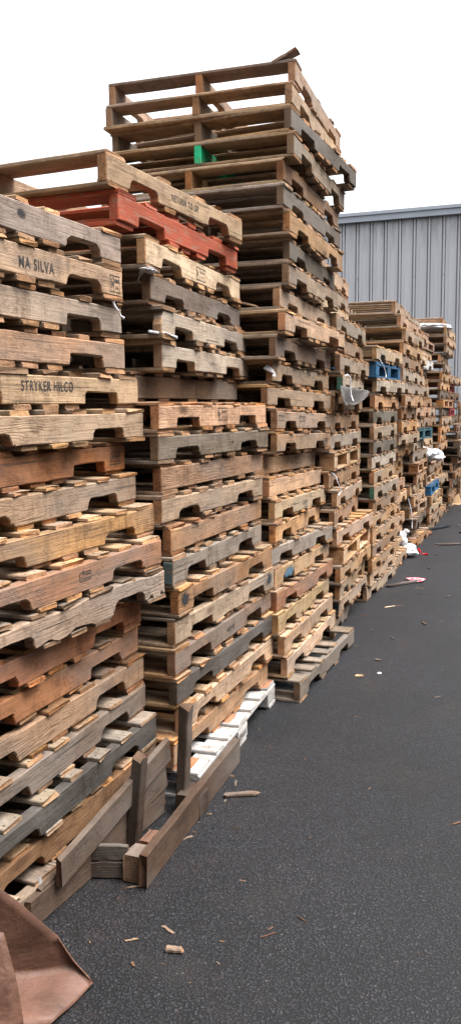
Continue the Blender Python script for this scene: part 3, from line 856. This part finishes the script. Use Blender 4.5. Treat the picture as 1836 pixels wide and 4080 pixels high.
# ------------------------------------------------------------------ metal building behind
ANG = .345
ulat = Vector((math.cos(ANG), -math.sin(ANG), 0)); urow = Vector((math.sin(ANG), math.cos(ANG), 0))
WP = Vector((4.84, 18.2, 0))
EAVE = 5.78
bld = link('metal_building', None)
tag(bld, 'grey ribbed metal warehouse closing the yard behind the stacks', 'building')
bld.location = WP
bld.rotation_euler = (0, 0, -ANG)       # local x runs along the wall, local y away from the camera
WM = wall_material()
def box_mb(mb, x0, x1, y0, y1, z0, z1):
    v = [(x0, y0, z0), (x1, y0, z0), (x1, y1, z0), (x0, y1, z0), (x0, y0, z1), (x1, y0, z1), (x1, y1, z1), (x0, y1, z1)]
    f = [(0, 3, 2, 1), (4, 5, 6, 7), (0, 1, 5, 4), (1, 2, 6, 5), (2, 3, 7, 6), (3, 0, 4, 7)]
    mb.add(v, f, v)
def profile_wall(x0, x1, pitch):
    """trapezoid ribs with two minor swages per pan, extruded in z, 4 mm sheet closed at the back"""
    pr = []
    x = x0
    while x < x1:
        pr += [(x, 0), (x + .002, .045), (x + .024, .045), (x + .027, -.022), (x + .062, -.022), (x + .065, .036), (x + .079, .036), (x + .082, 0)]
        pr += [(x + pitch * .48, 0), (x + pitch * .49, -.004), (x + pitch * .62, -.004), (x + pitch * .63, 0)]
        x += pitch
    mb = MB()
    n = len(pr)
    V = [(a, b, .0) for a, b in pr] + [(a, b, EAVE - .06) for a, b in pr]
    F = [(i, i + 1, n + i + 1, n + i) for i in range(n - 1)]
    mb.add(V, F, V)
    return mb
mbw = profile_wall(-26, 30, .305)
wl = link('wall', mbw.mesh('wall', [WM]), bld)
mbw = MB(); box_mb(mbw, -26, 30, .09, 22, 0, EAVE - .08); link('wall_backing', mbw.mesh('wall_backing', [WM]), bld)
TRIM = simple('roof_trim', (.30, .33, .37), .45, .4, 3, .18)
mbw = MB(); box_mb(mbw, -26.1, 30.1, -.11, -.002, EAVE - .17, EAVE)
box_mb(mbw, -26.1, 30.1, -.14, -.112, EAVE - .045, EAVE + .02)
link('eave_trim', mbw.mesh('eave_trim', [TRIM]), bld)
mbw = MB()
mbw.add([(-26.1, -.10, EAVE + .003), (30.1, -.10, EAVE + .003), (30.1, 11, EAVE + .9), (-26.1, 11, EAVE + .9), (-26.1, 22, EAVE + .0), (30.1, 22, EAVE + .0)],
        [(0, 1, 2, 3), (3, 2, 5, 4)], [(0, 0, 0)] * 6)
link('roof', mbw.mesh('roof', [TRIM]), bld)
# screws on ribs
mbw = MB()
for k in range(-26, 60):
    for zz in (1.4, 2.9, 4.4):
        x = -26 + (k + 26) * .61 + .046
        if x < 12: box_mb(mbw, x - .007, x + .007, -.028, -.0225, zz, zz + .014)
link('cladding_screws', mbw.mesh('cladding_screws', [NAIL]), bld)

# unseen boxes added right of and behind the camera to shade the lower stacks
nb = link('shade_blocker', None); nb.location = (7.6, -2.5, 0); nb.rotation_euler = (0, 0, -ANG)
tag(nb, 'unseen warehouse-shaped boxes added outside the view to shade the lower stacks', 'building')
WN = simple('shade_blocker_grey', (.10, .098, .10), .6, .3, 1.2, .2)
mb = MB(); box_mb(mb, 0, 9, 0, 16, 0, 6.6); box_mb(mb, -14, -.01, -9, -2.0, 0, 5.6)
link('wall', mb.mesh('wall', [WN]), nb)
mb = MB(); box_mb(mb, -.25, 9.2, -.2, 16.2, 6.602, 6.8); box_mb(mb, -14.2, -.27, -9.2, -1.8, 5.602, 5.8)
link('roof', mb.mesh('roof', [TRIM]), nb)

# white railing gate by the building
WP_ = simple('white_railing_paint', (.5, .51, .53), .45, .4, 8, .1)
gate = link('white_railing', None); gate.location = (4.44, 16.45, 0); gate.rotation_euler = (0, 0, -ANG)
tag(gate, 'white barred railing at the far right beneath the grey metal wall', 'railing')
mb = MB(); box_mb(mb, 0, 3.2, 0, .04, 1.84, 2.08); link('top_rail', mb.mesh('top_rail', [WP_]), gate)
for k in range(27):
    mb = MB(); box_mb(mb, .02 + k * .12, .055 + k * .12, .005, .035, .1, 1.838); link('bar', mb.mesh('bar', [WP_]), gate)
mb = MB(); box_mb(mb, 0, 3.2, 0, .04, .05, .098); box_mb(mb, .0, .05, .0, .04, 0, .0497); box_mb(mb, 3.1, 3.15, .0, .04, 0, .0497)
link('bottom_rail', mb.mesh('bottom_rail', [WP_]), gate)

# ------------------------------------------------------------------ broken pallet on its side in front
bp = link('broken_pallet', None)
bp.location = (-.40, 2.9, 0)
tag(bp, 'broken dark pallet lying on the asphalt against the leftmost stacks', 'broken pallet')
OFS = Vector((.40, -2.9, 0))
def plank(name, a, b, upv, h, th, colr, seed, jit=.0012, split=.01, seg=8):
    """plank from a to b (lower near edge), h tall along upv, th thick towards its left"""
    rnd = random.Random(seed)
    a = Vector(a) + OFS; b = Vector(b) + OFS
    al = (b - a).normalized(); upv = Vector(upv); upv = (upv - al * upv.dot(al)).normalized()
    at = upv.cross(al).normalized()
    if at.x > 0 and abs(at.x) > .2: at = -at
    mb = MB()
    board(mb, a, al, upv, at, (b - a).length, h, th, rnd, seg=seg, jit=jit, split=split, endj=.004, c=.003)
    return link(name, mb.mesh(name, [WOOD]), bp, colr)
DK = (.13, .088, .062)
plank('side_runner', (-.274, 2.584, .002), (.032, 3.569, .002), (0, 0, 1), .112, .030, (.052, .035, .025), 5, jit=.0012, split=.012, seg=9)
# fanned slats leaning behind the posts
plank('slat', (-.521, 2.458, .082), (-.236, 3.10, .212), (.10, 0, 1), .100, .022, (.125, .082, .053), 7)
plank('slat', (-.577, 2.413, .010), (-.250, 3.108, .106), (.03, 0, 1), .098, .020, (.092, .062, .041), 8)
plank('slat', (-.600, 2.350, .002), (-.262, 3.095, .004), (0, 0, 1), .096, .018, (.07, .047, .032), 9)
def stick(name, a, b, w, d, colr, seed, split=.02):
    rnd = random.Random(seed)
    a = Vector(a) + OFS; b = Vector(b) + OFS
    al = (b - a).normalized(); side = Vector((math.cos(.38), -math.sin(.38), 0)); side = (side - al * side.dot(al)).normalized()
    at = al.cross(side)
    mb = MB(); board(mb, a, al, side, at, (b - a).length, w, d, rnd, seg=6, jit=.0014, split=split, c=.004)
    return link(name, mb.mesh(name, [WOOD]), bp, colr)
stick('post', (-.385, 2.845, .0), (-.350, 2.83, .335), .042, .050, (.055, .036, .026), 21, .012)
stick('post', (-.226, 3.13, .0), (-.203, 3.11, .418), .040, .050, (.055, .038, .028), 22, .014)
for k, (p, l, w, h, cc) in enumerate((((-.362, 2.622, .002), .085, .072, .092, (.20, .15, .112)), ((-.325, 2.75, .002), .085, .072, .075, (.12, .07, .048)),
                                      ((-.215, 3.085, .002), .115, .095, .085, (.06, .042, .032)))):
    rnd = random.Random(40 + k)
    mb = MB(); board(mb, Vector(p) + OFS, urow, ulat, (0, 0, 1), l, w, h, rnd, seg=3, jit=.0025, split=.004, c=.005)
    link('block', mb.mesh('block', [WOOD]), bp, cc)
mb = MB(); board(mb, Vector((-.52, 2.640, .004)) + OFS, Vector((1, -.02, 0)).normalized(), (0, 0, 1), (0, 1, 0), .156, .058, .018, random.Random(3), seg=5, split=.004)
board(mb, Vector((-.515, 2.641, .064)) + OFS, Vector((1, -.02, 0)).normalized(), (0, 0, 1), (0, 1, 0), .172, .052, .018, random.Random(4), seg=5, split=.004)
link('cross_board', mb.mesh('cross_board', [WOOD]), bp, (.075, .055, .044))

# ------------------------------------------------------------------ cardboard sheet bottom left
CB = cardboard_material('brown_cardboard', (.062, .031, .020), (.150, .074, .050))
def sheet(name, pts, tris, mat, th, label, cat, sub=4, amp=.004, seed=1):
    bm = bmesh.new()
    vs_ = [bm.verts.new(p) for p in pts]
    for t in tris: bm.faces.new([vs_[i] for i in t])
    bmesh.ops.subdivide_edges(bm, edges=bm.edges[:], cuts=sub, use_grid_fill=True)
    bmesh.ops.recalc_face_normals(bm, faces=bm.faces)
    rnd = random.Random(seed)
    from mathutils import noise
    for v in bm.verts:
        v.co += Vector((0, 0, 1)) * amp * noise.noise(v.co * 9)  + Vector((1, .3, 0)).normalized() * amp * noise.noise(v.co * 7 + Vector((5, 5, 5)))
    bmesh.ops.solidify(bm, geom=bm.faces[:], thickness=th)
    me = bpy.data.meshes.new(name); bm.to_mesh(me); bm.free()
    me.materials.append(mat)
    for p in me.polygons: p.use_smooth = True
    o = link(name, me)
    tag(o, label, cat)
    return o
cbp = [(-.376, 2.112, .010), (-.455, 1.960, .010), (-.64, 1.92, .012), (-.43, 2.145, .040), (-.60, 2.10, .045),
       (-.470, 2.13, .135), (-.575, 2.09, .265), (-.69, 2.05, .40), (-.70, 2.04, .05)]
sheet('cardboard_sheet', cbp, [(0, 3, 1), (1, 3, 4), (1, 4, 2), (2, 4, 8), (0, 5, 3), (3, 5, 4), (4, 5, 6), (4, 6, 7), (4, 7, 8)], CB, .004,
      'creased brown cardboard sheet slumped on the asphalt in the lower left corner', 'cardboard', sub=6, amp=.010)
sheet('cardboard_flap', [(-.575, 1.98, .245), (-.535, 1.945, .14), (-.515, 1.93, .03), (-.60, 1.86, .012), (-.70, 1.86, .10), (-.70, 1.95, .26)],
      [(0, 1, 5), (1, 4, 5), (1, 2, 4), (2, 3, 4)], CB, .004, 'dark rounded cardboard flap folded forward at the extreme lower left', 'cardboard', sub=5, amp=.006)

# sheet hanging over the fourth stack
CB2 = cardboard_material('grey_cardboard', (.150, .136, .128), (.195, .178, .166))
def hanging(name, pose, y0, y1, ztop, drops, mat, label, cat, out=.062):
    X, Y, a = pose
    u = Vector((math.sin(a), math.cos(a), 0)); n = Vector((math.cos(a), -math.sin(a), 0))
    N = len(drops)
    V, F = [], []
    rows_ = 5
    for r_ in range(rows_ + 1):
        for k in range(N):
            s_ = y0 + (y1 - y0) * k / (N - 1)
            q = r_ / rows_
            P = Vector((X, Y, ztop)) + u * s_ + n * (out + .02 * math.sin(k * .9 + q * 2) * q) + Vector((0, 0, -drops[k] * q))
            V.append(P)
    for r_ in range(rows_):
        for k in range(N - 1):
            i = r_ * N + k
            F.append((i, i + 1, i + N + 1, i + N))
    bm = bmesh.new(); vv = [bm.verts.new(v) for v in V]
    for f in F: bm.faces.new([vv[i] for i in f])
    bmesh.ops.solidify(bm, geom=bm.faces[:], thickness=.003)
    me = bpy.data.meshes.new(name); bm.to_mesh(me); bm.free(); me.materials.append(mat)
    for p in me.polygons: p.use_smooth = True
    o = link(name, me); tag(o, label, cat)
    return o
p48 = FIT[3][7]
hanging('cardboard_sheet', (p48[0], p48[1], p48[2]), -.12, 1.1, p48[3] + .062, [.09, .11, .125, .11, .12, .10, .075, .05, .02], CB2,
        'grey sheet draped over the edge of the stack behind the tallest', 'cardboard')

# ------------------------------------------------------------------ plastic bits
def strip(name, pts, w, mat, label, cat='plastic strip', group=None, th=.0015):
    mb = MB()
    pts = [Vector(p) for p in pts]
    V = []
    for i, p in enumerate(pts):
        d = (pts[min(i + 1, len(pts) - 1)] - pts[max(i - 1, 0)]).normalized()
        side = d.cross(Vector((.4, -.9, .1))).normalized() * w * (.6 + .4 * math.sin(i * 1.7 + 1))
        nrm = d.cross(side).normalized() * th
        V += [p - side + nrm, p + side + nrm, p + side - nrm, p - side - nrm]
    F = []
    for i in range(len(pts) - 1):
        a = i * 4
        for k in range(4): F.append((a + k, a + (k + 1) % 4, a + 4 + (k + 1) % 4, a + 4 + k))
    F.append((0, 1, 2, 3)); F.append((len(V) - 1, len(V) - 2, len(V) - 3, len(V) - 4))
    mb.add(V, F, V)
    me = mb.mesh(name, [mat])
    for p in me.polygons: p.use_smooth = True
    o = link(name, me)
    tag(o, label, cat, group)
    return o
def onface(si, i, s_, z, out=.006):
    X, Y, a, zs, t = FIT[si][i]
    return Vector((X + math.sin(a) * s_ + math.cos(a) * out, Y + math.cos(a) * s_ - math.sin(a) * out, zs - SLH + z))
def crumple(name, c, size, seed, mat, label, cat, n=3, amp=.35):
    from mathutils import noise
    bm = bmesh.new()
    bmesh.ops.create_icosphere(bm, subdivisions=n, radius=1.0)
    for v in bm.verts:
        d = v.co.normalized()
        k = 1 + amp * noise.noise(d * 1.6 + Vector((seed, 0, 0))) + amp * .55 * (1 - abs(noise.noise(d * 4.0 + Vector((0, seed, 0)))) * 2) * .5 + amp * .25 * noise.noise(d * 9 + Vector((0, 0, seed)))
        v.co = Vector((d.x * size[0] * k, d.y * size[1] * k, d.z * size[2] * k))
    zmin = min(v.co.z for v in bm.verts)
    me = bpy.data.meshes.new(name); bm.to_mesh(me); bm.free(); me.materials.append(mat)
    o = link(name, me)
    o.location = (c[0], c[1], c[2] - zmin)
    if label: tag(o, label, cat)
    return o
# bag beside the sixth stack
bag = link('plastic_bag', None); bag.location = (1.87, 8.90, 0)
tag(bag, 'crumpled white plastic bag slumped on the asphalt against the stacks', 'bag')
for nm, c, sz, sd_ in (('bag_body', (.0, 0, 0), (.105, .10, .055), 3), ('bag_top', (-.055, .02, .07), (.055, .05, .085), 5), ('bag_handle', (-.005, .03, .235), (.028, .025, .022), 8)):
    o = crumple(nm, c, sz, sd_, WHITEPL, None, None, amp=.5); o.parent = bag
RED = simple('red_plastic', (.55, .02, .025), .4, .5, 30, .2)
strip('red_ribbon', [(1.99, 8.93, .075), (2.02, 8.95, .05), (2.03, 8.96, .02), (2.07, 8.98, .012), (2.11, 8.96, .008)], .018, RED, 'short red ribbon lying beside the crumpled white bag', 'ribbon')
strip('plastic_strap', [(1.93, 9.20, .62), (1.955, 9.14, .5), (1.965, 9.1, .38), (1.955, 9.06, .28)], .005, WHITEPL, 'thin pale strap hanging above the crumpled white bag', 'strap')
# strips on near stacks
q = onface(0, 1, 1.13, -.014, .008)
strip('plastic_strip', [q, q + Vector((.006, 0, -.018)), q + Vector((.018, .005, -.03)), q + Vector((.025, .005, -.05)), q + Vector((.037, .01, -.058))], .005, WHITEPL,
      'torn white film strip hanging below the MA SILVA lettered pallet')
q = onface(1, 3, .0, .090, .0)
ud = Vector((math.sin(.3), math.cos(.3), 0))
o = crumple('plastic_film', q + Vector((0, 0, -.004)) - ulat * .01, (.030, .050, .009), 12, WHITEPL, 'crumpled white film on the purple-grey pallet corner, second stack', 'plastic film', amp=.7)
strip('plastic_strip', [q - ulat * .03 + Vector((0, -.012, .004)), q - ulat * .045 + Vector((0, -.010, -.012)), q - ulat * .052 + Vector((0, -.008, -.030))], .004, WHITEPL,
      'short white strand dangling left of the purple-grey pallet corner', 'plastic strip')
q = onface(1, 4, .0, .0, .006)
strip('plastic_strip', [q - ulat * .06 + Vector((0, -.004, .004)), q - ulat * .02 + Vector((0, -.004, -.004)), q + ud * .03, q + ud * .09 + Vector((0, 0, -.006)), q + ud * .15 + Vector((0, 0, -.010))], .006, WHITEPL,
      'white film scrap trailing from the broken-cornered light grey pallet')
q = onface(2, 12, -.01, .080, .008)
strip('plastic_strip', [q - ulat * .045, q - ulat * .02 + Vector((0, -.004, -.015)), q + Vector((.004, -.004, -.035)), q + Vector((.002, -.004, -.05))], .018, WHITEPL,
      'folded white tag on a pallet corner in the tallest stack', 'tag')
q = onface(3, 6, .02, .089, .01)
strip('plastic_strap', [q, q + Vector((.02, .02, .01)), q + Vector((.045, .03, -.01)), q + Vector((.04, .03, -.07)), q + Vector((.045, .03, -.12)), q + Vector((.06, .03, -.16))], .006, WHITEPL,
      'looped white strap hanging on the green-ended pallet, fourth stack', 'strap')
strip('plastic_strap', [q + Vector((-.23, .08, .03)), q + Vector((-.17, .06, .05)), q + Vector((-.14, .06, .01)), q + Vector((-.15, .06, -.05)), q + Vector((-.21, .08, -.08)), q + Vector((-.24, .08, -.04)), q + Vector((-.23, .08, .03))], .006, WHITEPL,
      'white strap loop left of the green-ended pallet, fourth stack', 'strap')
q = onface(3, 11, .05, .10, .008)
strip('plastic_strap', [q, q + Vector((.03, .02, -.03)), q + Vector((.05, .03, -.08)), q + Vector((.07, .03, -.12)), q + Vector((.05, .02, -.15))], .006, WHITEPL,
      'bent white strap on the brown pallet below the tan block pallet', 'strap')
q = onface(4, 1, .1, .12, .01)
strip('plastic_strap', [q + Vector((-.1, -.03, -.015)), q, q + Vector((.03, .01, -.05)), q + Vector((.05, .02, -.10)), q + Vector((.055, .02, -.14))], .005, WHITEPL,
      'curled white strap on the blue painted pallet', 'strap')
# film on ninth stack
crumple('plastic_film', (2.70, 12.0, 2.62), (.34, .30, .055), 4, WHITEPL, 'white plastic film bunched near the top of the ninth stack', 'plastic film', amp=.4)
crumple('plastic_film', (2.47, 10.55, .90), (.16, .25, .085), 9, WHITEPL, 'white plastic film bunched low on the eighth stack', 'plastic film', amp=.6)
# clear film lower left
q = Vector((-.60, 2.44, .12))
strip('plastic_film', [q, q + Vector((.01, -.01, -.025)), q + Vector((.005, -.015, -.05)), q + Vector((-.005, -.02, -.075)), q + Vector((-.008, -.02, -.09))], .014, PLASTICFILM,
      'clear film wrapped on slats at the lower left', 'plastic film')

# raised broken corner board on top of the tallest stack and loose boards
def loose(name, p, al, L, w, t, colr, seed, label, cat='board', split=.02, tilt=0.0, group=None):
    rnd = random.Random(seed)
    al = Vector(al).normalized()
    ac = Vector((0, 0, 1)).cross(al).normalized()
    at = al.cross(ac)
    if at.z < 0: at = -at
    mb = MB(); board(mb, (0, 0, 0), al, ac, at, L, w, t, rnd, seg=6, jit=.003, split=split)
    o = link(name, mb.mesh(name, [WOOD]), None, colr)
    o.location = p
    tag(o, label, cat, group)
    return o
t3 = FIT[2][0]
n3 = Vector((math.cos(t3[2]), -math.sin(t3[2]), 0)); u3 = Vector((math.sin(t3[2]), math.cos(t3[2]), 0))
loose('broken_board', Vector((t3[0], t3[1], t3[3] + .020)) - n3 * .115 + u3 * .0 - Vector((0, 0, .016)), n3 + Vector((0, 0, .45)), .115, .075, .016, PAL['pink'], 4,
      'broken board sticking up from the top corner of the tallest stack')
X, Y, a, zs, t = FIT[2][9]
u9 = Vector((math.sin(a), math.cos(a), 0)); n9 = Vector((math.cos(a), -math.sin(a), 0))
loose('broken_board', Vector((X, Y, zs - .086)) - n9 * .13 + u9 * .03, -n9 + Vector((0, .1, .28)), .33, .020, .012, PAL['yellow'], 9,
      'thin splintered slat poking out of the tallest stack', 'board')

# ------------------------------------------------------------------ litter on the asphalt
def scrap(name, x, y, L, w, t, ang, colr, seed, label, cat='wood scrap', group=None, split=.35):
    rnd = random.Random(seed)
    al = Vector((math.cos(ang), math.sin(ang), 0)); ac = Vector((-math.sin(ang), math.cos(ang), 0))
    mb = MB(); board(mb, -al * L / 2 - ac * w / 2, al, ac, (0, 0, 1), L, w, t, rnd, seg=4, c=min(t, w) * .25, jit=w * .12, split=L * split * .4, endj=0)
    o = link(name, mb.mesh(name, [WOOD]), None, colr)
    o.location = (x, y, .001)
    tag(o, label, cat, group)
    return o
scrap('wood_scrap', .040, 3.245, .125, .024, .014, .12, (.16, .105, .075), 1, 'brown split block offcut lying in front of the long dark runner')
scrap('wood_scrap', -.170, 2.255, .044, .018, .014, -.1, (.33, .24, .17), 2, 'pale broken chunk of wood on the asphalt, lower centre')
scrap('wood_scrap', -.30, 2.31, .035, .007, .003, .3, (.30, .22, .14), 3, 'thin pale splinter left of the broken wood chunk')
scrap('wood_scrap', 1.53, 7.42, .40, .035, .022, .62, (.05, .033, .026), 4, 'dark stick jutting out from under the fifth stack')
scrap('wood_scrap', 2.70, 11.0, .50, .045, .035, .78, (.012, .015, .020), 5, 'dark bluish stick on the far asphalt')
scrap('wood_scrap', 2.43, 10.45, .18, .08, .05, .9, (.22, .10, .05), 6, 'orange-brown wood chunk beside the dark bluish stick')
scrap('wood_scrap', 2.50, 9.66, .26, .05, .02, .1, (.055, .03, .024), 7, 'dark reddish bark strip on the asphalt at right')
scrap('wood_scrap', 3.02, 10.6, .22, .08, .03, -.4, (.10, .06, .05), 8, 'dark wood piece at the right edge of the asphalt')
scrap('wood_scrap', 1.25, 6.55, .09, .010, .006, .5, (.45, .36, .25), 9, 'pale twig on the asphalt below the pink scrap')
scrap('wood_scrap', .74, 4.78, .045, .020, .010, .0, (.50, .36, .22), 10, 'tan chip beside the white pebble')
pk = NT('pink_print')
tcx = pk.n('ShaderNodeTexCoord').outputs['Object']
pk.l(pk.mix(pk.ramp(pk.noise(tcx, 22, 3), (.5, .56, 0, 1)), (.45, .05, .10, 1), (.50, .36, .36, 1)), pk.b.inputs['Base Color'])
def leafsheet(name, c, pts, mat, label, cat):
    bm = bmesh.new(); vs_ = [bm.verts.new((a, b, z)) for a, b, z in pts]; bm.faces.new(vs_)
    bmesh.ops.triangulate(bm, faces=bm.faces[:])
    bmesh.ops.solidify(bm, geom=bm.faces[:], thickness=.003)
    me = bpy.data.meshes.new(name); bm.to_mesh(me); bm.free(); me.materials.append(mat)
    o = link(name, me); o.location = c; tag(o, label, cat); return o
leafsheet('pink_wrapper', (1.665, 7.58, .012), [(-.07, .05, .01), (-.03, -.09, 0), (.04, -.10, .004), (.10, -.02, .012), (.05, .07, .008), (-.03, .09, .004)], pk.m,
          'pink and white printed wrapper on the asphalt beside a dark stick', 'wrapper')
CB3 = cardboard_material('tan_cardboard', (.40, .26, .14), (.50, .34, .2))
for k, (c, sc) in enumerate((((3.50, 13.75, .0), 1.0), ((3.74, 13.95, .0), .7))):
    leafsheet('cardboard_scrap', c, [(-.2 * sc, .1, .01), (.0, -.15 * sc, .01), (.12 * sc, -.05, .02), (.06, .1, .26 * sc)], CB3,
              ('tan folded cardboard scrap by the farthest stacks', 'smaller tan cardboard scrap right of the folded one')[k], 'cardboard')
# small pale pebble and chips
def pebble(x, y, r, colr, label, seed):
    rnd = random.Random(seed)
    bm = bmesh.new(); bmesh.ops.create_icosphere(bm, subdivisions=1, radius=r)
    for v in bm.verts: v.co = Vector((v.co.x * 1.3, v.co.y, v.co.z * .6)) * rnd.uniform(.8, 1.2)
    me = bpy.data.meshes.new('pebble'); bm.to_mesh(me); bm.free(); me.materials.append(simple('pebble_stone_%d' % seed if False else 'pebble_stone', colr, .8))
    o = link('pebble', me); o.location = (x, y, r * .5); tag(o, label, 'pebble'); return o
pebble(.863, 4.83, .011, (.7, .7, .7), 'small white pebble alone on the open asphalt', 1)
CHL = 'tiny wood splinter lying on the dark asphalt'
rc = random.Random(5)
chips = []
for k in range(30):
    y = 2.3 + 9.5 * (k / 46.0) ** 1.25; fx = -.62 + (y - 2.3) * .372 + .12 + rc.expovariate(3.2)
    L = rc.uniform(.012, .045) * (1 + y * .09)
    scrap('wood_chip', fx, y + rc.uniform(-.1, .1), L, L * rc.uniform(.08, .22), .003, rc.uniform(0, 3.1),
          rc.choice([(.13, .085, .055), (.09, .055, .038), (.18, .125, .08)]), rc.randint(0, 9999), 'tiny brown wood splinter lying near the foot of the stacks', 'wood chip', 'splinters at the foot of the stacks')
for (x, y) in ((-.20, 3.10), (-.13, 3.02), (-.10, 3.09), (-.03, 3.20), (.02, 2.98), (-.15, 2.95), (-.36, 2.52), (-.28, 2.20), (-.20, 2.20),
               (.12, 2.55), (.03, 2.62), (-.03, 2.30), (.10, 2.36), (.33, 3.6), (.18, 3.75), (.5, 3.9), (.55, 3.3), (-.42, 2.30), (.28, 2.9), (.42, 2.75), (-.12, 2.12), (-.05, 2.20),
               (.9, 5.1), (1.1, 5.6), (1.4, 6.0), (1.8, 6.9), (2.1, 7.5), (2.3, 8.3), (2.2, 9.0), (2.6, 9.2), (2.5, 8.8), (2.35, 9.6), (2.8, 10.0), (2.9, 9.7), (3.1, 11.4), (3.3, 12.1), (2.9, 12.0), (2.2, 8.0), (1.95, 8.2)):
    far = y > 5
    L = rc.uniform(.006, .022) * (2.6 if far else 1)
    scrap('wood_chip', x + rc.uniform(-.01, .01), y, L, L * rc.uniform(.15, .4), .003 * (3 if far else 1), rc.uniform(0, 3.1),
          rc.choice([(.22, .15, .09), (.28, .20, .13), (.12, .075, .05), (.17, .11, .07)]) if not far else rc.choice([(.10, .06, .045), (.15, .10, .07), (.04, .03, .026)]),
          rc.randint(0, 9999), CHL, 'wood chip', 'wood chips scattered on the asphalt')
